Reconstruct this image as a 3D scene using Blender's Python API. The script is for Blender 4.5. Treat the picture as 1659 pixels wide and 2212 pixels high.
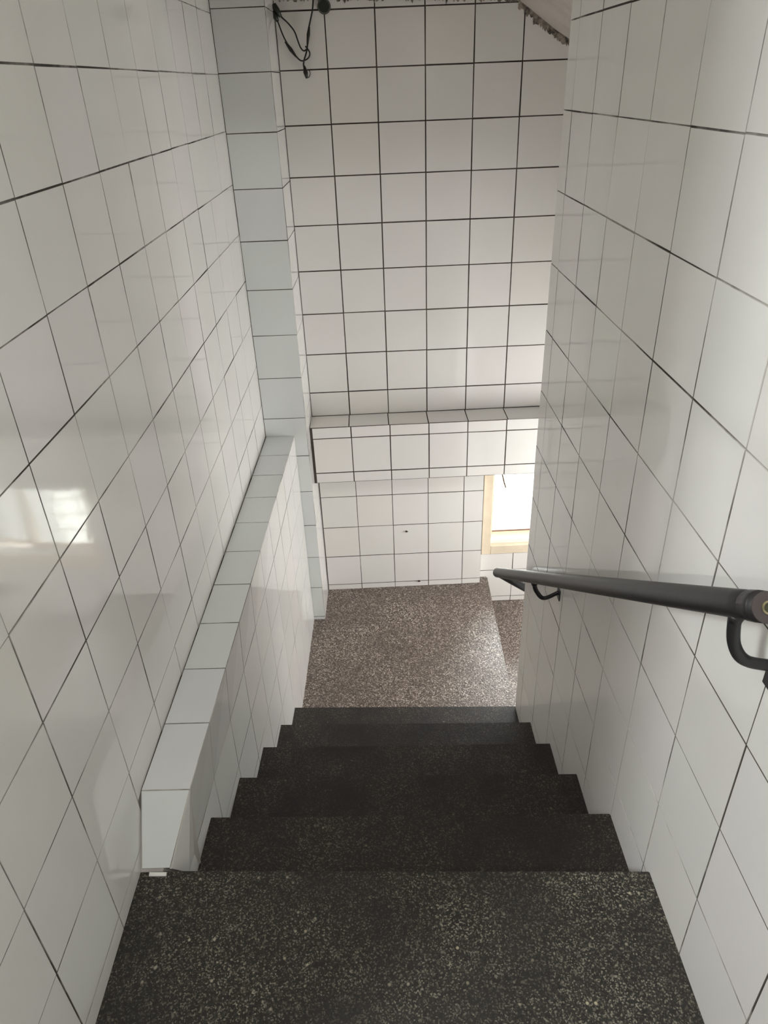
import bpy, bmesh, math, random
from mathutils import Vector, Matrix
random.seed(7)
for o in list(bpy.data.objects): bpy.data.objects.remove(o)
S = bpy.context.scene
COL = S.collection

# ------------------------------------------------------------------ camera
CAM_Z = 1.534
def cam_axes(pitch, yaw, roll):
    a, b, c = map(math.radians, (pitch, yaw, roll))
    F = Vector((math.sin(b)*math.cos(a), math.cos(b)*math.cos(a), -math.sin(a)))
    r = Vector((math.cos(b), -math.sin(b), 0)); u = r.cross(F)
    return math.cos(c)*r + math.sin(c)*u, math.cos(c)*u - math.sin(c)*r, F
cr, cu, cF = cam_axes(30.8247, -1.1409, -2.3489)
cd = bpy.data.cameras.new('camera'); cam = bpy.data.objects.new('camera', cd); COL.objects.link(cam)
cam.matrix_world = Matrix(((cr.x, cu.x, -cF.x, 0), (cr.y, cu.y, -cF.y, 0), (cr.z, cu.z, -cF.z, CAM_Z), (0, 0, 0, 1)))
cd.sensor_fit = 'HORIZONTAL'; cd.sensor_width = 36; cd.lens = 1552.35/1659*36; cd.clip_start = .02
S.camera = cam

# ------------------------------------------------------------------ light
SKY = 29.0
CEIL_Z = 3.55
w = bpy.data.worlds.new('World'); S.world = w; w.use_nodes = True
bg = w.node_tree.nodes['Background']; bg.inputs[0].default_value = (.94, .98, 1, 1); bg.inputs[1].default_value = SKY
def area(name, loc, direction, sx, sy, energy=0, color=(1, 1, 1), portal=False):
    l = bpy.data.lights.new(name, 'AREA'); l.shape = 'RECTANGLE'; l.size = sx; l.size_y = sy
    l.energy = energy; l.color = color
    if portal: l.cycles.is_portal = True
    o = bpy.data.objects.new(name, l); COL.objects.link(o); o.location = loc
    o.rotation_euler = Vector(direction).to_track_quat('-Z', 'Z').to_euler()
    return o
area('window_portal', (.97, 3.66, -.58), (0, -1, 0), .95, .75, portal=True)
area('upper_window_daylight', (-2.43, -1.08, 3.10), (1, .5, -.5), .30, .6, energy=96, color=(.94, .985, 1))
area('landing_side_fill', (1.62, 2.85, -.40), (-1, .05, -.12), 1.0, .95, energy=45, color=(1, .99, .985))  # unseen fill lamp added to brighten the lower back wall; no window here
area('stairwell_overhead_fill', (-.02, -.55, CEIL_Z-.06), (0, .30, -1), 1.0, 1.6, energy=50, color=(.98, .99, 1))  # overhead fill lamp added to lift ledge and lower walls; ceiling is closed
vs = S.view_settings
vs.view_transform = 'Standard'; vs.look = 'None'; vs.gamma = 1; vs.use_curve_mapping = False; vs.exposure = -0.05

# ------------------------------------------------------------------ materials
def new_mat(name):
    m = bpy.data.materials.new(name); m.use_nodes = True
    nt = m.node_tree; return m, nt, nt.nodes['Principled BSDF']
def node(nt, t, **k):
    n = nt.nodes.new(t)
    for a, b in k.items(): setattr(n, a, b)
    return n
def noise(nt, scale, detail=3, rough=.5, vec=None):
    n = node(nt, 'ShaderNodeTexNoise'); n.inputs['Scale'].default_value = scale
    n.inputs['Detail'].default_value = detail; n.inputs['Roughness'].default_value = rough
    if vec is None:
        vec = node(nt, 'ShaderNodeNewGeometry').outputs['Position']
    nt.links.new(vec, n.inputs['Vector']); return n
def ramp(nt, src, stops, interp='LINEAR'):
    r = node(nt, 'ShaderNodeValToRGB'); r.color_ramp.interpolation = interp
    e = r.color_ramp.elements
    while len(e) < len(stops): e.new(.5)
    for i, (p, c) in enumerate(stops):
        e[i].position = p; e[i].color = (*c, 1) if len(c) == 3 else c
    nt.links.new(src, r.inputs[0]); return r.outputs[0]
def mix(nt, fac, a, b, mode='MIX'):
    n = node(nt, 'ShaderNodeMix', data_type='RGBA', blend_type=mode)
    for v, i in ((fac, 0), (a, 6), (b, 7)):
        if isinstance(v, (int, float)): n.inputs[i].default_value = v
        elif isinstance(v, tuple): n.inputs[i].default_value = (*v, 1)
        else: nt.links.new(v, n.inputs[i])
    return n.outputs[2]
def bump(nt, b, h, strength, dist=.002):
    n = node(nt, 'ShaderNodeBump'); n.inputs['Strength'].default_value = strength; n.inputs['Distance'].default_value = dist
    nt.links.new(h, n.inputs['Height']); nt.links.new(n.outputs[0], b.inputs['Normal'])

def tile_mat(name, c0, c1, c2, rough=.09):
    m, nt, b = new_mat(name)
    rnd = node(nt, 'ShaderNodeObjectInfo').outputs['Random']
    col = ramp(nt, rnd, [(0, c0), (.5, c1), (1, c2)])
    smear = noise(nt, 3.0, 4)
    col = mix(nt, ramp(nt, smear.outputs[0], [(.35, (0, 0, 0)), (.75, (.16, .16, .16))]), col, (.60, .57, .51))
    nt.links.new(col, b.inputs['Base Color'])
    nt.links.new(ramp(nt, smear.outputs[0], [(.3, (rough*.5,)*3), (.8, (rough*1.1,)*3)]), b.inputs['Roughness'])
    b.inputs['IOR'].default_value = 1.5
    bump(nt, b, noise(nt, 9, 2).outputs[0], .12, .004)
    return m
TILE = tile_mat('glazed_white_tile', (.835, .815, .78), (.815, .82, .78), (.835, .81, .795))
TILE_B = tile_mat('glazed_back_tile', (.835, .805, .765), (.82, .81, .77), (.835, .80, .785))
TILE_COOL = tile_mat('glazed_cool_tile', (.75, .79, .775), (.77, .80, .785), (.76, .775, .785))
def grout_mat(name, dark, pale, lo, hi):
    m, nt, b = new_mat(name)
    n = noise(nt, 2.6, 5, .65)
    nt.links.new(ramp(nt, n.outputs[0], [(lo, dark), (hi, pale)]), b.inputs['Base Color']); b.inputs['Roughness'].default_value = .9
    return m
TILE_EDGE = grout_mat('dirty_tile_edge', (.17, .155, .135), (.60, .58, .54), .42, .57)
EDGE_DARK = grout_mat('dark_tile_edge', (.14, .12, .10), (.36, .335, .30), .38, .70)
GROUT = grout_mat('brown_grout', (.035, .024, .018), (.13, .11, .09), .42, .76)
GROUT_PALE = grout_mat('worn_pale_grout', (.055, .046, .037), (.46, .44, .40), .44, .60)
def plain(name, c, rough=.6, metal=0, nscale=0, var=.8):
    m, nt, b = new_mat(name)
    if nscale:
        n = noise(nt, nscale, 5, .6)
        nt.links.new(ramp(nt, n.outputs[0], [(.36, tuple(x*var for x in c)), (.62, c)]), b.inputs['Base Color'])
        bump(nt, b, n.outputs[0], .25)
    else: b.inputs['Base Color'].default_value = (*c, 1)
    b.inputs['Roughness'].default_value = rough; b.inputs['Metallic'].default_value = metal
    return m
PLASTER = plain('plaster', (.50, .46, .41), .9, 0, 6)
MORTAR = plain('rough_mortar', (.40, .35, .29), 1, 0, 55, .16)
PAINT = plain('rail_paint', (.021, .020, .021), .42, 0, 25, .6)
BRASS = plain('scraped_brass', (.36, .31, .17), .45, .5, 80, .5)
OLIVE = plain('olive_paint', (.055, .055, .028), .5)
CREAM = plain('cream_frame', (.82, .70, .53), .45, 0, 12, .9)
WHITEP = plain('white_frame', (.86, .82, .76), .5)
BROWNSEAL = plain('brown_seal', (.22, .12, .07), .6)
BLACKW = plain('black_wire', (.012, .012, .009), .5)
GREENBLK = plain('dark_green_plastic', (.012, .018, .010), .45)
RUST = plain('rust', (.06, .03, .015), .9)
FACADE = plain('pale_facade', (.42, .40, .37), .9, 0, 2, .85)
FACADE_D = plain('facade_dark', (.22, .21, .20), .8)  # darker facade colour for the bands and house windows
def terrazzo(name, base, gray, light, dirt, chipf, rough, bstr, dmax=.92, k=1.0):
    m, nt, b = new_mat(name)
    pos = node(nt, 'ShaderNodeNewGeometry').outputs['Position']
    def vor(scale):
        v = node(nt, 'ShaderNodeTexVoronoi'); v.inputs['Scale'].default_value = scale
        nt.links.new(pos, v.inputs['Vector']); return v
    v1 = vor(210*k); v2 = vor(105*k); v3 = vor(74)
    sep = lambda v: node(nt, 'ShaderNodeSeparateColor')
    def rnd(v):
        s = node(nt, 'ShaderNodeSeparateColor'); nt.links.new(v.outputs['Color'], s.inputs[0]); return s
    r1, r2, r3 = rnd(v1), rnd(v2), rnd(v3)
    col = ramp(nt, r1.outputs[0], [(0, tuple(x*.45 for x in base)), (.45, base), (.72, gray), (.93, light), (1, tuple(min(1, x*1.5) for x in light))])
    # sparse larger marble chips
    for v, r, thr, c in ((v2, r2, 1-chipf, light), (v3, r3, 1-chipf*.5, tuple(min(1, x*2.1) for x in light))):
        sel = ramp(nt, r.outputs[1], [(thr-.01, (0, 0, 0)), (thr+.01, (1, 1, 1))])
        near = ramp(nt, v.outputs['Distance'], [(.16, (1, 1, 1)), (.30, (0, 0, 0))])
        f = mix(nt, 1.0, sel, near, 'MULTIPLY')
        tint = mix(nt, r.outputs[2], c, (c[0], c[1]*.98, c[2]*.86))
        col = mix(nt, f, col, tint)
    d = noise(nt, 3.3, 6, .6)
    col = mix(nt, ramp(nt, d.outputs[0], [(.36, (dmax,)*3), (.66, (0, 0, 0))]), col, dirt)
    nt.links.new(col, b.inputs['Base Color'])
    nt.links.new(ramp(nt, d.outputs[0], [(.35, (rough*1.25,)*3), (.7, (rough*.85,)*3)]), b.inputs['Roughness'])
    h = mix(nt, .5, v1.outputs['Distance'], noise(nt, 160, 3).outputs[0])
    bump(nt, b, h, bstr, .002)
    return m
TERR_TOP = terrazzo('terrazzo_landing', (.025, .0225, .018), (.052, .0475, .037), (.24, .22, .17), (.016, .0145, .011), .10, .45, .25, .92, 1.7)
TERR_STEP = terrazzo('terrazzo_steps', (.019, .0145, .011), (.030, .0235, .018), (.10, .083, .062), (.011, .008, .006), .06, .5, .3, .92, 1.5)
TERR_LOW_LIT = terrazzo('terrazzo_lower_lit', (.105, .080, .064), (.25, .20, .17), (.46, .40, .35), (.085, .064, .050), .08, .30, .9, .55)  # same terrazzo as the steps, window light painted in as lighter colours
def glass():
    m, nt, b = new_mat('window_glass')
    tr = node(nt, 'ShaderNodeBsdfTransparent'); gl = node(nt, 'ShaderNodeBsdfGlossy'); gl.inputs['Roughness'].default_value = .02
    fr = node(nt, 'ShaderNodeFresnel'); fr.inputs[0].default_value = 1.45
    tr.inputs[0].default_value = (.93, .95, .94, 1)
    mx = node(nt, 'ShaderNodeMixShader'); nt.links.new(fr.outputs[0], mx.inputs[0]); nt.links.new(tr.outputs[0], mx.inputs[1]); nt.links.new(gl.outputs[0], mx.inputs[2])
    nt.links.new(mx.outputs[0], nt.nodes['Material Output'].inputs[0]); return m
GLASS = glass()

# ------------------------------------------------------------------ helpers
def link(name, me, parent=None, mat=None):
    o = bpy.data.objects.new(name, me); COL.objects.link(o)
    if parent: o.parent = parent
    if mat and me and not me.materials: me.materials.append(mat)
    return o
def empty(name, loc):
    o = bpy.data.objects.new(name, None); COL.objects.link(o); o.location = loc; o.empty_display_size = .05; return o
def thing(o, label, cat, group=None):
    o['label'] = label; o['category'] = cat
    if group: o['group'] = group
    return o
def structure(o): o['kind'] = 'structure'; return o
class MB:
    def __init__(s): s.v = []; s.f = []
    def hexa(s, bot, top):
        """two rings of 4 points, counter-clockwise seen from above"""
        n = len(s.v); s.v += [tuple(p) for p in bot] + [tuple(p) for p in top]
        for q in ((3, 2, 1, 0), (4, 5, 6, 7), (0, 1, 5, 4), (1, 2, 6, 5), (2, 3, 7, 6), (3, 0, 4, 7)): s.f.append([n+i for i in q])
        return s
    def box(s, x0, x1, y0, y1, z0, z1):
        return s.hexa([(x0, y0, z0), (x1, y0, z0), (x1, y1, z0), (x0, y1, z0)], [(x0, y0, z1), (x1, y0, z1), (x1, y1, z1), (x0, y1, z1)])
    def prism(s, poly, y0, y1):
        """closed (x,z) polygon extruded along y"""
        n = len(s.v); k = len(poly)
        s.v += [(x, y0, z) for x, z in poly] + [(x, y1, z) for x, z in poly]
        s.f.append(list(range(n, n+k))); s.f.append(list(range(n+2*k-1, n+k-1, -1)))
        for i in range(k): j = (i+1) % k; s.f.append([n+i, n+k+i, n+k+j, n+j])
        return s
    def xf(s, M): s.v = [tuple(M @ Vector(p)) for p in s.v]; return s
    def build(s, name, mat, parent=None, bevel=0, smooth=False, seg=1):
        me = bpy.data.meshes.new(name); me.from_pydata(s.v, [], s.f); me.update()
        bm = bmesh.new(); bm.from_mesh(me); bmesh.ops.recalc_face_normals(bm, faces=bm.faces)
        if bevel: bmesh.ops.bevel(bm, geom=list(bm.edges), offset=bevel, segments=seg, affect='EDGES', clamp_overlap=True)
        bm.to_mesh(me); bm.free()
        if smooth:
            for p in me.polygons: p.use_smooth = True
        return link(name, me, parent, mat)
def catmull(pts, n=6):
    P = [Vector(p) for p in pts]; P = [P[0]*2-P[1]] + P + [P[-1]*2-P[-2]]; out = []
    for i in range(1, len(P)-2):
        a, b, c, d = P[i-1:i+3]
        for k in range(n):
            t = k/n; out.append(.5*((2*b)+(c-a)*t+(2*a-5*b+4*c-d)*t*t+(3*b-a-3*c+d)*t**3))
    return out + [P[-2]]
def sweep(mb, path, rad, sides=10, flat=None, cap=True):
    """tube along path; rad is a number or one per point; flat=(vector, ratio) squashes it along the vector"""
    P = [Vector(p) for p in path]; n0 = len(mb.v); N = len(P); nrm = None
    for i, p in enumerate(P):
        t = (P[min(i+1, N-1)]-P[max(i-1, 0)]).normalized()
        if nrm is None: nrm = t.orthogonal().normalized()
        nrm = (nrm - t*nrm.dot(t)).normalized(); bi = t.cross(nrm); r = rad if isinstance(rad, (int, float)) else rad[i]
        for k in range(sides):
            a = 2*math.pi*k/sides; d = (nrm*math.cos(a)+bi*math.sin(a))*r
            if flat: fv = Vector(flat[0]).normalized(); d = d - fv*d.dot(fv)*(1-flat[1])
            mb.v.append(tuple(p+d))
    for i in range(N-1):
        for k in range(sides):
            a = n0+i*sides+k; b = n0+i*sides+(k+1) % sides
            mb.f.append([a, b, b+sides, a+sides])
    if cap:
        mb.f.append([n0+k for k in range(sides)][::-1]); mb.f.append([n0+(N-1)*sides+k for k in range(sides)])
    return mb

GAP = .0029; THK = .0055; CH = .0005
_tile_cache = {}
def tile_mesh(wd, h, mat):
    key = (round(wd, 4), round(h, 4), mat.name)
    if key not in _tile_cache:
        v = []
        for ins, z in ((0, -THK), (0, -CH), (CH, 0)):
            a, b = wd/2-ins, h/2-ins; v += [(-a, -b, z), (a, -b, z), (a, b, z), (-a, b, z)]
        f = [[8, 9, 10, 11], [3, 2, 1, 0]]
        for o in (0, 4):
            for k in range(4): j = (k+1) % 4; f.append([o+k, o+j, o+4+j, o+4+k])
        me = bpy.data.meshes.new('tile'); me.from_pydata(v, [], f); me.update(); me.materials.append(mat); me.materials.append(EDGE_DARK if mat is TILE_B else TILE_EDGE)
        for p in me.polygons[2:]: p.material_index = 1
        _tile_cache[key] = me
    return _tile_cache[key]
class Plane:
    """a wall face: origin O, directions U, V, outward normal N = U x V"""
    def __init__(s, O, U, V):
        s.O = Vector(O); s.U = Vector(U).normalized(); s.V = Vector(V).normalized(); s.N = s.U.cross(s.V).normalized()
    def pt(s, u, v, n=0): return s.O+s.U*u+s.V*v+s.N*n
    def slab(s, mb, u0, u1, v0, v1, n0, n1):
        return mb.hexa([s.pt(u0, v0, n0), s.pt(u1, v0, n0), s.pt(u1, v1, n0), s.pt(u0, v1, n0)], [s.pt(u0, v0, n1), s.pt(u1, v0, n1), s.pt(u1, v1, n1), s.pt(u0, v1, n1)])
    def tile(s, parent, u0, u1, v0, v1, mat, jit=1.0, gap=GAP):
        if u1-u0 < .012 or v1-v0 < .012: return
        wd, h = u1-u0-gap, v1-v0-gap
        o = bpy.data.objects.new('tile', tile_mesh(wd, h, mat)); COL.objects.link(o); o.parent = parent
        ju, jv = (max(-.0042, min(.0042, random.gauss(0, .0022)))*jit for _ in (0, 1)); jn = random.uniform(-.0004, .0003)*jit
        N = (s.N+s.U*ju+s.V*jv).normalized(); tw = random.gauss(0, .0018)*jit
        U = (s.U+s.V*tw); U = (U-N*U.dot(N)).normalized(); V = N.cross(U)
        c = s.pt((u0+u1)/2+random.uniform(-.0005, .0005)*jit, (v0+v1)/2+random.uniform(-.0006, .0006)*jit, jn)
        o.matrix_world = Matrix(((U.x, V.x, N.x, c.x), (U.y, V.y, N.y, c.y), (U.z, V.z, N.z, c.z), (0, 0, 0, 1)))
        return o
def lines(lo, hi, ref, pitch):
    k = math.floor((lo-ref)/pitch)+1; out = [lo]
    while ref+k*pitch < hi-1e-6:
        if ref+k*pitch-lo > 1e-6: out.append(ref+k*pitch)
        k += 1
    return out+[hi]
def quad_tile(parent, q, n, mat, gap=GAP, name='tile'):
    """a cut tile from four corners (counter-clockwise seen from its face)"""
    q = [Vector(p) for p in q]; n = Vector(n).normalized(); c = sum(q, Vector())/4
    def inset(d):
        out = []
        for i in range(4):
            p, a, b = q[i], q[i-1], q[(i+1) % 4]
            e1 = (p-a).normalized(); e2 = (b-p).normalized(); n1 = n.cross(e1); n2 = n.cross(e2)
            den = 1+n1.dot(n2); out.append(p+(n1+n2)*d/max(.25, den))
        return out
    i0, i1 = inset(gap/2), inset(gap/2+CH)
    v = [p-n*THK for p in i0]+[p-n*CH for p in i0]+i1
    f = [[8, 9, 10, 11], [3, 2, 1, 0]]
    for o in (0, 4):
        for k in range(4): j = (k+1) % 4; f.append([o+k, o+j, o+4+j, o+4+k])
    me = bpy.data.meshes.new(name); me.from_pydata([tuple(p) for p in v], [], f); me.update()
    me.materials.append(mat); me.materials.append(TILE_EDGE)
    for p in me.polygons[2:]: p.material_index = 1
    return link(name, me, parent)

# ------------------------------------------------------------------ measures of the stair
xL = lambda y: -.617-.0065*(y-2)
xR = lambda y: .5283-.0233*(y-1.5)
yC, yU0, yB0, yW0, SL, xC = 3.1955, 3.4667, 3.3187, 3.4841, .0302, -.4224
yWin = 3.545
cap_z = lambda y: .1543-.0814*(y-.9835)/2.212
def xP(y, z=1):
    f = max(0, min(1, (2.4-y)/1.2))*max(0, min(1, (cap_z(y)-z)/.24))
    return -.4915+.0056*(y-2)-.026*f
NOSE = [(1.000, .968, 0.0)]                       # (left y, right y, z) of every nosing
for i, (a, b, c) in enumerate([(.0127, -.0065, 0), (.0026, -.0165, .0086), (.0116, -.0067, -.0005), (.0137, -.0102, -.006), (.0151, -.0165, -.0141)], 1):
    NOSE.append((.936+.2838*i+a, .936+.2838*i+b, .0598-.1896*i+c))
LAND_Z, LOW_Z = -1.0718, -1.262
xE = .5426
CEIL = 3.55; Y_END = .32                          # near end of the left wall

# ------------------------------------------------------------------ room shell
f = MB().hexa([(-.66, -2.4, -.16), (.62, -2.4, -.16), (.62, .93, -.16), (-.66, .93, -.16)],
              [(-.66, -2.4, 0), (.62, -2.4, 0), (.62, NOSE[0][1], 0), (-.66, NOSE[0][0], 0)])
f.v[2] = (.62, NOSE[0][1]-.012, -.16); f.v[3] = (-.66, NOSE[0][0]-.012, -.16)
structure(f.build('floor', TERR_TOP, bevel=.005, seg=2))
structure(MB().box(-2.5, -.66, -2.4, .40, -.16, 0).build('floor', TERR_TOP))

# wall_left with its tiles
PL = Plane((xL(0), 0, 0), (-.0065, 1, 0), (0, 0, 1))
wl = MB(); PL.slab(wl, Y_END, 3.75, -1.3, CEIL, -.14, -.007)
wl = structure(wl.build('wall_left', PLASTER))
g = MB(); PL.slab(g, Y_END+.002, yC+.02, -.2, 2.36, -.007, -.0012); g.build('grout', GROUT_PALE, wl)
us = lines(Y_END, yC, 2.9582, .2094); vsl = lines(0, 2.351, 1.5833, .192)
for a, b in zip(us, us[1:]):
    for c, d in zip(vsl, vsl[1:]):
        lo = c
        if a > .95: lo = max(c, cap_z((a+b)/2)-.004)
        PL.tile(wl, a, b, lo, d, TILE)

# wall_right (the dividing wall between the two flights)
PR = Plane((xR(0), 0, 0), (.0233, -1, 0), (0, 0, 1))          # u runs towards the camera
wr = MB(); PR.slab(wr, -2.326, 2.4, -2.7, CEIL, -.125, -.007)
wr = structure(wr.build('wall_right', PLASTER))
g = MB(); PR.slab(g, -2.3275, 0, -1.3, 2.30, -.007, -.0012); g.build('grout', GROUT_PALE, wr)
us = lines(-2.3345, -.02, -1.618, .2069); vsr = lines(-1.28, 2.291, 1.661, .21)
def stair_top(y):
    for l, r, z in NOSE:
        if y < r: return z
    return LAND_Z
for a, b in zip(us, us[1:]):
    for c, d in zip(vsr, vsr[1:]):
        if d < stair_top(-a)-.02: continue
        PR.tile(wr, a, b, c, d, TILE)
PE = Plane((xR(2.335), 2.3345, 0), (1, .0233, 0), (0, 0, 1))   # its far end face looks away from the camera
PE = Plane((xR(2.335)+.13, 2.3345, 0), (-1, -.0233, 0), (0, 0, 1))
for c, d in zip(vsr, vsr[1:]):
    PE.tile(wr, 0, .126, c, d, TILE)

# wall_back: upper wall, beam over the window, lower wall, recessed window wall
Ub = (1, SL, 0)
PU = Plane((0, yU0, 0), Ub, (0, 0, 1)); PB = Plane((0, yB0, 0), Ub, (0, 0, 1)); PW = Plane((0, yW0, 0), Ub, (0, 0, 1)); PN = Plane((0, yWin, 0), Ub, (0, 0, 1))
BT, BB = .0623, -.252
WX0, WX1, WZ0, WZ1 = .545, 1.38, -.875, -.285
m = MB()
PU.slab(m, -.8, 1.8, BT-.008, CEIL, -.3, -.007)
PB.slab(m, -.8, 1.8, BB+.007, BT-.007, -.46, -.007)
PW.slab(m, -.8, .483, -1.5, BB+.008, -.3, -.007)
PN.slab(m, .483, WX0, -3.2, BB+.008, -.22, -.007); PN.slab(m, WX1, 1.8, -3.2, BB+.008, -.22, -.007)
PN.slab(m, WX0, WX1, -3.2, WZ0, -.22, -.007); PN.slab(m, WX0, WX1, WZ1, BB+.008, -.22, -.007)
wb = structure(m.build('wall_back', PLASTER))
m = MB()
PU.slab(m, xC, 1.75, BT, 1.86, -.007, -.0012); PB.slab(m, xC, 1.75, BB, BT-.0016, -.007, -.0012)
PW.slab(m, xC, .4885, LAND_Z-.02, BB, -.007, -.0012)
PN.slab(m, .49, WX0, LOW_Z-.02, BB, -.007, -.0012); PN.slab(m, WX0, 1.75, LOW_Z-.02, WZ0, -.007, -.0012); PN.slab(m, WX1, 1.75, WZ0, BB, -.007, -.0012)
m.build('grout', GROUT, wb)
ux = lines(xC, 1.775, -.2246, .2)
vz = lines(BT, 1.86, 1.5908, .2)
for a, b in zip(ux, ux[1:]):
    for c, d in zip(vz, vz[1:]): PU.tile(wb, a, b, c, d, TILE_B, 1, .0045)
ub = lines(xC, 1.775, -.2152, .1965); vb = lines(BB, BT, .0013, .1952)
for a, b in zip(ub, ub[1:]):
    for c, d in zip(vb, vb[1:]): PB.tile(wb, a, b, c, d, TILE_B, 1, .0045)
PT = Plane((0, yB0, BT), Ub, (-SL, 1, 0))                    # top of the beam
dep = (yU0-yB0)*.9995
for a, b in zip(ux, ux[1:]): PT.tile(wb, a, b, 0, dep, TILE_B, 1, .0045)
g = MB(); PT.slab(g, xC, 1.75, .001, dep, -.007, -.0012); g.build('grout', GROUT, wb)
uw = lines(xC, .4906, -.2195, .2); vw = lines(LAND_Z, BB, -.6343, .2)
for a, b in zip(uw, uw[1:]):
    for c, d in zip(vw, vw[1:]): PW.tile(wb, a, b, c, d, TILE_B)
un = lines(.492, 1.75, .692, .2); vn = lines(LOW_Z, BB, -1.026, .2)
for a, b in zip(un, un[1:]):
    for c, d in zip(vn, vn[1:]):
        if c < WZ0-.02: PN.tile(wb, a, b, c, min(d, WZ0-.03), TILE_B)
        elif a >= WX1-.01: PN.tile(wb, max(a, WX1), b, c, d, TILE_B)
PN.tile(wb, .492, WX0-.045, WZ0-.03, BB, TILE_B)
# thin return between lower wall and window wall
m = MB().hexa([PW.pt(.483, -1.2, -.1), PW.pt(.4895, -1.2, -.1), PW.pt(.4895, -1.2, -.004), PW.pt(.483, -1.2, -.004)][::-1],
              [PW.pt(.483, BB, -.1), PW.pt(.4895, BB, -.1), PW.pt(.4895, BB, -.004), PW.pt(.483, BB, -.004)][::-1])
m.build('corner_tile', TILE, wb)

# ceilings
c = MB().prism([(-.8, 1.832), (.15, 1.818), (.548, 1.797), (.70, 1.694), (.772, 1.653), (1.85, 1.645), (1.85, 2.0), (-.8, 2.0)], 2.30, 3.46+.02)
ce = structure(c.build('ceiling', PLASTER))
m = MB().hexa([(-.8, .82, CEIL-.02), (.66, .82, CEIL-.02), (.66, 2.32, 1.83), (-.8, 2.32, 1.83)], [(-.8, .82, CEIL+.2), (.66, .82, CEIL+.2), (.66, 2.32, 2.0), (-.8, 2.32, 2.0)])
m.build('flight_soffit', PLASTER, ce)
structure(MB().box(-2.6, .75, -2.5, .95, CEIL, CEIL+.12).build('ceiling', PLASTER))
structure(MB().box(.62, 1.9, .78, 2.32, 1.645, 1.8).build('ceiling', PLASTER))
# rough mortar left where the soffit meets the tiles
def jag_strip(name, pts, wmin, wmax, seed, nrm):
    rg = random.Random(seed); mb = MB(); P = [Vector(p) for p in pts]; top = []; bot = []
    for a, b in zip(P, P[1:]):
        k = max(2, int((b-a).length/.005))
        for i in range(k):
            t = i/k; p = a.lerp(b, t); top.append(p+Vector((0, 0, rg.uniform(0, .004))))
            wdt = wmin+(wmax-wmin)*rg.random()**1.5
            if rg.random() < .025: wdt += .012
            bot.append(p-Vector((rg.uniform(-.002, .002), 0, wdt)))
    n = Vector(nrm)
    for i in range(len(top)-1):
        h = .003+.004*rg.random()
        mb.hexa([bot[i]+n*.0002, bot[i+1]+n*.0002, top[i+1]+n*.0002, top[i]+n*.0002], [bot[i]+n*h*.6, bot[i+1]+n*h*.6, top[i+1]+n*h, top[i]+n*h])
    return mb
strip = [PU.pt(-.40, 1.836, 0), PU.pt(.15, 1.821, 0), PU.pt(.548, 1.80, 0), PU.pt(.70, 1.697, 0), PU.pt(.775, 1.655, 0)]
o = jag_strip('mortar', strip[:3], .004, .016, 3, PU.N).build('mortar', MORTAR, ce)
o = jag_strip('mortar', strip[2:], .020, .036, 5, PU.N).build('mortar', MORTAR, ce)
mb = MB(); sweep(mb, [p+PU.N*.004+Vector((0, 0, .002)) for p in strip[2:]], .003, 6); mb.build('mortar_edge', RUST, ce)

# outer shell of the corridor upstairs and of the lower flight
def shell(name, *boxes):
    mb = MB()
    for b in boxes: mb.box(*b)
    return structure(mb.build(name, PLASTER))
shell('wall_corridor', (-2.5, xL(.3)-.12, Y_END, Y_END+.1, 0, CEIL))
shell('wall_west', (-2.6, -2.5, -2.5, -1.30, 0, CEIL), (-2.6, -2.5, -.86, .42, 0, CEIL), (-2.6, -2.5, -1.30, -.86, 0, 2.72), (-2.6, -2.5, -1.30, -.86, 3.46, CEIL))
shell('wall_rear', (-2.6, .72, -2.5, -2.4, 0, CEIL))
shell('wall_east', (1.65, 1.8, .7, 3.7, -3.2, 1.8))
shell('wall_lower', (.6, 1.8, .72, .82, -3.2, 1.8))

# ------------------------------------------------------------------ staircase
st = thing(empty('staircase', (0, 1.0, LAND_Z)), 'dark worn terrazzo staircase of five steps leading down to the lower landing', 'stairs')
WORN = plain('worn_terrazzo_edge', (.11, .095, .078), .5, 0, 70, .45)
def add_part(mb, name, mat, bevel=0, seg=1):
    o = mb.build(name, mat, None, bevel, seg=seg); o.data.materials.append(WORN)
    for p in o.data.polygons:
        if .12 < p.normal.z < .97: p.material_index = 1
    o.parent = st; o.matrix_parent_inverse = Matrix.Translation(-st.location); return o
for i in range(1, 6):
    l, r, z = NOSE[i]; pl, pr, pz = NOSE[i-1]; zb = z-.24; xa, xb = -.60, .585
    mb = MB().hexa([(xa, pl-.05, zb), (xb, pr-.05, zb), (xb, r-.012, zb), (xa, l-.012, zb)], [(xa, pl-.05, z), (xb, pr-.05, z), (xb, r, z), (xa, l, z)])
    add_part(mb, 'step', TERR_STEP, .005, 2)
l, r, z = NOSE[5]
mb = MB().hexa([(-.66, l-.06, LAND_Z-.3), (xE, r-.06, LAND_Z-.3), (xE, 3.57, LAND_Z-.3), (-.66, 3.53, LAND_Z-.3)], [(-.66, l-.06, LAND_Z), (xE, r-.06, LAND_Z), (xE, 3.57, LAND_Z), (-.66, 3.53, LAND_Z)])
add_part(mb, 'landing', TERR_LOW_LIT, .007, 3)
mb = MB().box(xE-.02, 1.66, 2.18, 3.6, LOW_Z-.3, LOW_Z); add_part(mb, 'lower_landing', TERR_LOW_LIT, .006, 2)
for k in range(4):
    mb = MB().box(.63, 1.66, 1.92-.28*k, 2.23-.28*k, LOW_Z-.19*(k+1)-.3, LOW_Z-.19*(k+1)); add_part(mb, 'lower_step', TERR_LOW_LIT, .006, 2)
mb = MB().box(.4, 1.8, .7, 3.6, -3.3, -3.15); structure(mb.build('floor', TERR_STEP))

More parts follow.
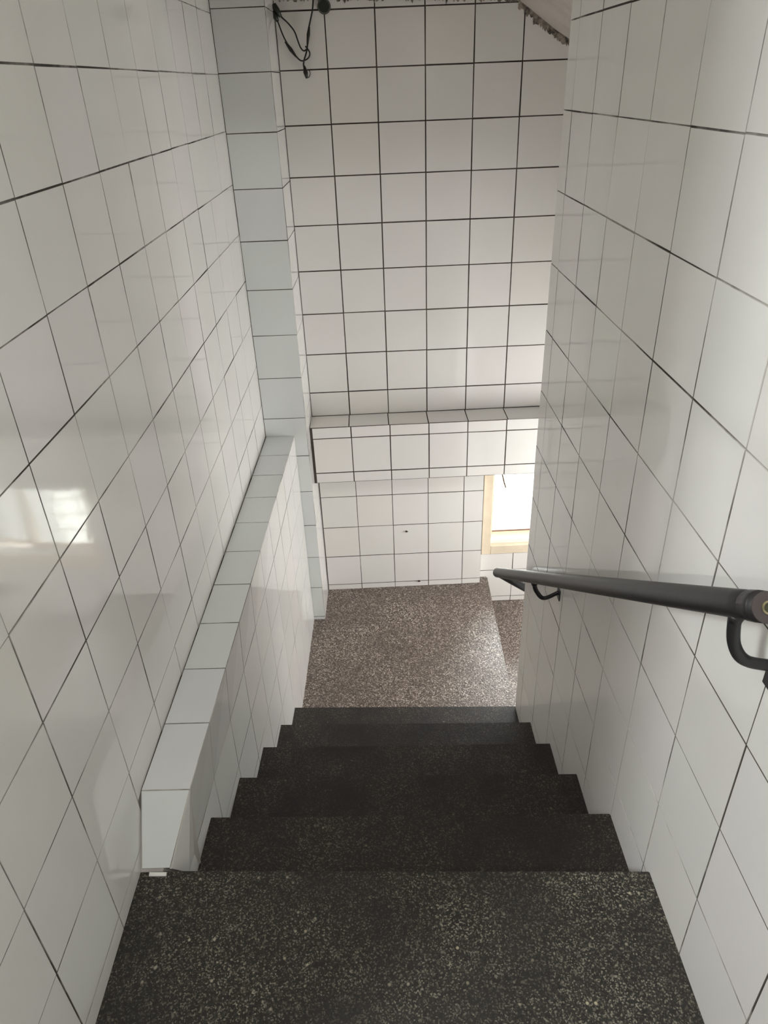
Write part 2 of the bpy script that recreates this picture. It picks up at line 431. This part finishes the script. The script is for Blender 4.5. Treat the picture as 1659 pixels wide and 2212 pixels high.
# ------------------------------------------------------------------ ledge along the left wall
lg = thing(empty('tiled_ledge', (-.55, 1.0, LAND_Z)), 'low white tiled ledge running along the left wall beside the steps', 'ledge')
def lg_part(o): o.parent = lg; o.matrix_parent_inverse = Matrix.Translation(-lg.location); return o
mb = MB(); ys = [1.10+.2084*i for i in range(0, 11)]
ys[-1] = yC+.02
e = .007
for a, b in zip(ys, ys[1:]):
    zb = -1.2
    for (z0f, z1f) in ((0, 1),):
        mb.hexa([(xL(a)-.02, a, zb), (xP(a, -9)-e, a, zb), (xP(b, -9)-e, b, zb), (xL(b)-.02, b, zb)],
                [(xL(a)-.02, a, cap_z(a)-.26), (xP(a, -9)-e, a, cap_z(a)-.26), (xP(b, -9)-e, b, cap_z(b)-.26), (xL(b)-.02, b, cap_z(b)-.26)])
        mb.hexa([(xL(a)-.02, a, cap_z(a)-.26), (xP(a, -9)-e, a, cap_z(a)-.26), (xP(b, -9)-e, b, cap_z(b)-.26), (xL(b)-.02, b, cap_z(b)-.26)],
                [(xL(a)-.02, a, cap_z(a)-.006), (xP(a)-e*.35, a, cap_z(a)-.006), (xP(b)-e*.35, b, cap_z(b)-.006), (xL(b)-.02, b, cap_z(b)-.006)])
lg_part(mb.build('grout', GROUT))
yn = .992; mb = MB()
mb.hexa([(xL(yn)-.02, yn, -.3), (-.575, yn, -.3), (xP(1.1, -9)-e, 1.1, -.3), (xL(1.1)-.02, 1.1, -.3)],
        [(xL(yn)-.02, yn, .002), (-.560, yn, .002), (xP(1.1)-e*.35, 1.1, cap_z(1.1)-.006), (xL(1.1)-.02, 1.1, cap_z(1.1)-.006)])
lg_part(mb.build('mortar_fill', plain('pale_mortar', (.50, .47, .43), .8)))
joints = [1.0969+.2084*k for k in range(0, 10)]+[yC]
joints = [joints[0]]+[j for j in joints[1:-2]]+[yC] if False else joints
for a, b in zip(joints, joints[1:]):
    if b-a < .03: continue
    q = [(xL(a)+.001, a, cap_z(a)), (xP(a)+.001, a, cap_z(a)), (xP(b)+.001, b, cap_z(b)), (xL(b)+.001, b, cap_z(b))]
    lg_part(quad_tile(None, q, (0, .04, 1), TILE_COOL))
a, b = .992, 1.0969
q = [(xL(a)+.003, a, .012), (-.541, a, .012), (xP(b)+.001, b, cap_z(b)), (xL(b)+.001, b, cap_z(b))]
nn = (Vector(q[1])-Vector(q[0])).cross(Vector(q[3])-Vector(q[0]))
lg_part(quad_tile(None, q, nn, TILE_COOL))
# inner face towards the steps
rows = [None, -.07, -.27, -.47, -.67, -.87, -1.09]
for a, b in zip([.992]+joints, joints):
    if b-a < .03: continue
    for k in range(len(rows)-1):
        def zz(y, r, a=a):
            if r is not None: return r
            return (cap_z(y)-.001 if y > 1.05 else .006)
        z1a, z1b, z0 = zz(a, rows[k]), zz(b, rows[k]), rows[k+1]
        st_z = stair_top(b-.02)
        if max(z1a, z1b) < st_z-.05: continue
        q = [(xP(a, z0), a, z0), (xP(b, z0), b, z0), (xP(b, z1b), b, z1b), (xP(a, z1a), a, z1a)]
        if a < 1.05:
            if k == 0: q = [(-.522, 1.035, -.075), (xP(b, z0), b, z0), (xP(b, z1b), b, z1b), (-.539, a+.002, .006)]
            else: q[0] = (-.522, 1.035, z0); q[3] = (-.522, 1.035, z1a)
        # seen from +x, counter-clockwise
        lg_part(quad_tile(None, q, (1, -.005, .05 if k == 0 else 0), TILE))
# broken strip of tile at the near foot of the ledge
q = [(-.590, .978, .004), (-.547, .977, .004), (-.547, .988, .008), (-.590, .989, .008)]
o = lg_part(quad_tile(None, q, (0, -.3, 1), TILE, name='tile_fragment'))

# ------------------------------------------------------------------ tiled pillar at the far left
pi = thing(empty('tiled_pillar', (-.52, 3.3, LAND_Z)), 'square white tiled pillar in the far left corner, one tile wide', 'pillar')
def pi_part(o): o.parent = pi; o.matrix_parent_inverse = Matrix.Translation(-pi.location); return o
mb = MB().box(-.80, xC-.007, yC+.007, 3.60, LAND_Z-.05, 2.0); pi_part(mb.build('core', PLASTER))
mb = MB().box(-.70, xC-.0016, yC+.0016, 3.60, LAND_Z-.02, 1.86); pi_part(mb.build('grout', GROUT))
PF = Plane((0, yC, 0), (1, 0, 0), (0, 0, 1)); PS = Plane((xC, 0, 0), (0, 1, 0), (0, 0, 1))
vp = lines(LAND_Z, 1.87, 1.5855, .2027)
for c, d in zip(vp, vp[1:]):
    for o in (PF.tile(None, xL(yC), xC, c, d, TILE_COOL, .8), PS.tile(None, yC+.003, 3.49, c, d, TILE, .5)):
        if o:
            M = o.matrix_world.copy(); o.parent = pi; o.matrix_parent_inverse = Matrix.Translation(-pi.location)

# ------------------------------------------------------------------ window in the recess
wn = structure(empty('window_1', (.96, 3.6, WZ0)))
def wn_part(o, p=None):
    p = p or wn
    o.parent = p
    if p is wn: o.matrix_parent_inverse = Matrix.Translation(-wn.location)
    return o
def bars(name, mat, rects, n0, n1, bev=.003, parent=None):
    mb = MB()
    for r in rects: PN.slab(mb, *r, n0, n1)
    return wn_part(mb.build(name, mat, bevel=bev), parent)
fw = .042
bars('outer_frame', CREAM, [(WX0-.045, WX0+.008, WZ0-.03, WZ1+.02), (WX1-.03, WX1+.02, WZ0-.03, WZ1+.02), (WX0+.008, WX1-.03, WZ0-.03, WZ0+.028), (WX0+.008, WX1-.03, WZ1-.03, WZ1+.02)], -.05, .006)
bars('inner_sill', WHITEP, [(WX0+.008, WX1-.03, WZ0+.028, WZ0+.055)], -.09, -.020)
for n_, (a, b) in enumerate(((WX0+.008, .985), (.955, WX1-.03))):
    nn0 = -.085-.03*n_; z0, z1 = WZ0+.052, WZ1-.03
    sash = bars('sash', CREAM, [(a, a+.022, z0, z1), (b-.022, b, z0, z1), (a+.022, b-.022, z0, z0+.026), (a+.022, b-.022, z1-.03, z1)], nn0-.02, nn0, .002)
    mb = MB(); PN.slab(mb, a+.02, b-.02, z0+.024, z1-.028, nn0-.012, nn0-.008); o = mb.build('pane', GLASS); o.parent = sash
    mb = MB(); PN.slab(mb, a+.022, b-.022, z0+.020, z0+.029, nn0-.001, nn0+.002); o = mb.build('seal', BROWNSEAL); o.parent = sash
for k in range(5):
    zc = WZ0+.12+.11*k
    mb = MB(); sweep(mb, [PN.pt(WX0-.01, zc, -.19), PN.pt(WX1+.01, zc, -.19)], .006, 6); wn_part(mb.build('grille_bar', WHITEP))
mb = MB(); sweep(mb, [PN.pt(WX0+.062, -.38, -.08), PN.pt(WX0+.085, -.47, -.075), PN.pt(WX0+.095, -.50, -.08)], .004, 6); wn_part(mb.build('stay_bar', RUST))

# neighbouring house outside the window
nb = thing(empty('neighbouring_building', (1.5, 8.0, -7)), 'pale building with banded storeys standing outside the window', 'building')
def nb_part(o): o.parent = nb; o.matrix_parent_inverse = Matrix.Translation(-nb.location); return o
nb_part(MB().box(-6, 9, 8, 8.4, -7, -2.2).build('wall', FACADE))
for k in range(3): nb_part(MB().box(-6, 9, 7.8, 8.05, -6.2+2.0*k, -6.0+2.0*k).build('storey_band', FACADE_D, None, .01))
for k in range(6):
    for z0 in (-5.6, -3.6): nb_part(MB().box(-3.6+1.7*k, -2.7+1.7*k, 7.94, 8.02, z0, z0+1.1).build('house_window', FACADE_D, None, .01))
structure(MB().box(-8, 11, 3.85, 14, -7.2, -7).build('ground', FACADE))

# ------------------------------------------------------------------ handrail
RA, RB = Vector((.4615, .712, .9525)), Vector((.420, 2.455, -.245))
hr = thing(empty('handrail', (.46, 1.6, -.2)), 'dark grey painted pipe handrail on brackets along the right wall, wrapping its end', 'handrail')
def hr_part(o, p=None):
    o.parent = p or hr
    if not p: o.matrix_parent_inverse = Matrix.Translation(-hr.location)
    return o
D = (RB-RA).normalized()
straight = [RA.lerp(RB, t/30) for t in range(31)]
for i, p in enumerate(straight): p.z += .012*math.sin(math.pi*i/30)*0
turn = [RB, RB+D*.018, Vector((.430, 2.487, -.268)), Vector((.447, 2.487, -.279)), Vector((.50, 2.480, -.312)), Vector((.60, 2.473, -.375)), Vector((.70, 2.468, -.425)), Vector((.735, 2.450, -.45))]
tail = [Vector((.745, 2.40, -.49)), Vector((.747, 2.2, -.63)), Vector((.75, 1.2, -1.30))]
path = straight[:-1]+catmull(turn+tail, 6)
mb = sweep(MB(), path, .0205, 18, cap=True); hr_part(mb.build('rail', PAINT, smooth=True))
# near end: cap, scraped ring and olive plug
def disc(mb, c, n, r0, r1, h, sides=24):
    n = n.normalized(); a = n.orthogonal().normalized(); b = n.cross(a); k0 = len(mb.v)
    for r, hh in ((r1, 0), (r1, h), (r0, h), (r0, 0)):
        for k in range(sides):
            t = 2*math.pi*k/sides; mb.v.append(tuple(c+(a*math.cos(t)+b*math.sin(t))*r+n*hh))
    for j in range(3):
        for k in range(sides):
            q = (k+1) % sides; mb.f.append([k0+j*sides+k, k0+j*sides+q, k0+(j+1)*sides+q, k0+(j+1)*sides+k])
    return mb
ec = hr_part(disc(MB(), RA, -D, .0075, .0208, .003).build('end_cap', plain('rail_end_brown', (.055, .043, .040), .5)))
rg = disc(MB(), RA-D*.0028, -D, .0062, .0088, .0016).build('ring', BRASS); hr_part(rg, ec)
pg = disc(MB(), RA+D*.0005, -D, .0001, .0078, .001).build('plug', OLIVE); hr_part(pg, ec)
mb = sweep(MB(), [RA+D*.012, RA+D*.02, RA+D*.04], [.0212, .0214, .0209], 18); hr_part(mb.build('collar', PAINT, smooth=True))
def rail_at(y): return RA+D*((y-RA.y)/D.y)
def bracket(y, drop, wz, plate_h, sx, flat):
    p = rail_at(y); xw = xR(y)-.0005
    wz = p.z-drop*wz
    pts = [p-Vector((0, 0, .012)), p+Vector((.002, .004, -.035)), p+Vector((.013, .008, -.66*drop)), Vector((p.x*.55+xw*.45, y+.012, p.z-drop*.95)), Vector((xw, y+.012, wz))]
    mb = sweep(MB(), catmull(pts, 6), sx, 10, flat=((0, 1, 0), flat)); br = hr_part(mb.build('bracket', PAINT, smooth=True))
    pl = Plane((xR(0), 0, 0), (.0233, -1, 0), (0, 0, 1)); mb = MB(); pl.slab(mb, -(y+.012)-.016, -(y+.012)+.016, wz-plate_h, wz+plate_h*.6, 0, .003)
    o = mb.build('wall_plate', PAINT, None, .0015); hr_part(o, br)
    mb = sweep(MB(), [p-Vector((0, 0, .016)), p-Vector((0, 0, .03))], [.013, .009], 10); hr_part(mb.build('socket', PAINT, smooth=True), br)
bracket(.770, .120, 1.06, .045, .0095, .8)
bracket(1.855, .098, .72, .026, .0075, .7)

# ------------------------------------------------------------------ loose wires at the top of the pillar
wv = thing(empty('loose_wires', (-.40, 3.43, 1.8)), 'dangling black electrical wires with taped joints at the top of the pillar', 'wires')
def w_part(o, p=None):
    o.parent = p or wv
    if not p: o.matrix_parent_inverse = Matrix.Translation(-wv.location)
    return o
def wire_pt(px, py, off=.022):
    d = cF+cr*((px-829.5)/1552.35)-cu*((py-1106)/1552.35); C = Vector((0, 0, CAM_Z))
    y0 = yU0-off; t = (y0-SL*0)/(d.y-SL*d.x); return C+d*t
W3 = lambda L, off=.022: [wire_pt(x, y, off+.004*math.sin(i*1.7)) for i, (x, y) in enumerate(L)]
w_a = W3([(597, 14), (606, 34), (622, 50), (636, 68), (644, 90), (650, 104), (657, 110), (664, 104)])
w_b = W3([(594, 30), (602, 52), (612, 78), (624, 100), (640, 122), (650, 131), (659, 130), (667, 124), (669, 114), (664, 105), (660, 100)], .027)
w_c = W3([(677, -12), (675, 20), (670, 46), (666, 66), (665, 90), (662, 112), (657, 130), (656, 142), (660, 156)], .018)
w_d = W3([(661, 152), (667, 152), (670, 158), (668, 166), (664, 168)], .02)
for P_, r in ((w_a, .0030), (w_b, .0030), (w_c, .0034), (w_d, .0016)):
    w_part(sweep(MB(), catmull(P_, 5), r, 6).build('wire', BLACKW, smooth=True))
for L, r in (([(616, 90), (628, 107), (640, 123)], [.0035, .0075, .0035]), ([(668, 58), (666, 74), (664, 98)], [.0035, .007, .0035]), ([(657, 142), (660, 156), (663, 169)], [.0035, .0095, .005])):
    w_part(sweep(MB(), W3(L, .022), r, 8).build('taped_joint', BLACKW, smooth=True))
for L, r in (([(591, 10), (598, 22), (606, 36)], [.010, .0115, .006]), ([(589, 26), (595, 36), (600, 46)], [.009, .0105, .006])):
    w_part(sweep(MB(), W3(L, .026), r, 8).build('connector', GREENBLK, smooth=True))

cpt = wire_pt(700, 14, 0.0)
dk = thing(empty('pipe_plug', tuple(cpt)), 'small round dark green plug in the back wall near the wires', 'plug')
o = disc(MB(), Vector((0, 0, 0)), PU.N, .0001, .0205, .010, 28).build('cap', GREENBLK, dk)
o = disc(MB(), Vector((0, 0, 0)), PU.N, .0200, .0265, .005, 28).build('rim', plain('plug_rim', (.13, .13, .11), .7), dk)

# nail on the lower wall, and a dark chip built like a nail
def on_pw(px, py):
    d = cF+cr*((px-829.5)/1552.35)-cu*((py-1106)/1552.35); t = yW0/(d.y-SL*d.x); return Vector((0, 0, CAM_Z))+d*t
for (px, py), lab in (((878, 1147), 'small rusty nail stub in the middle of the lower back wall'), ((905, 1254), 'small dark chip, built like a nail stub, low on the back wall just above the landing')):
    c0 = on_pw(px, py); nl = thing(empty('nail', tuple(c0)), lab, 'nail')
    mb = sweep(MB(), [-PW.N*.004, PW.N*.006], .0035, 8); mb.build('shank', RUST, nl)
    mb = MB(); disc(mb, PW.N*.006, PW.N, .0001, .0085, .002, 10); mb.xf(Matrix.Diagonal((1, 1, .55, 1))); mb.build('head', RUST, nl)
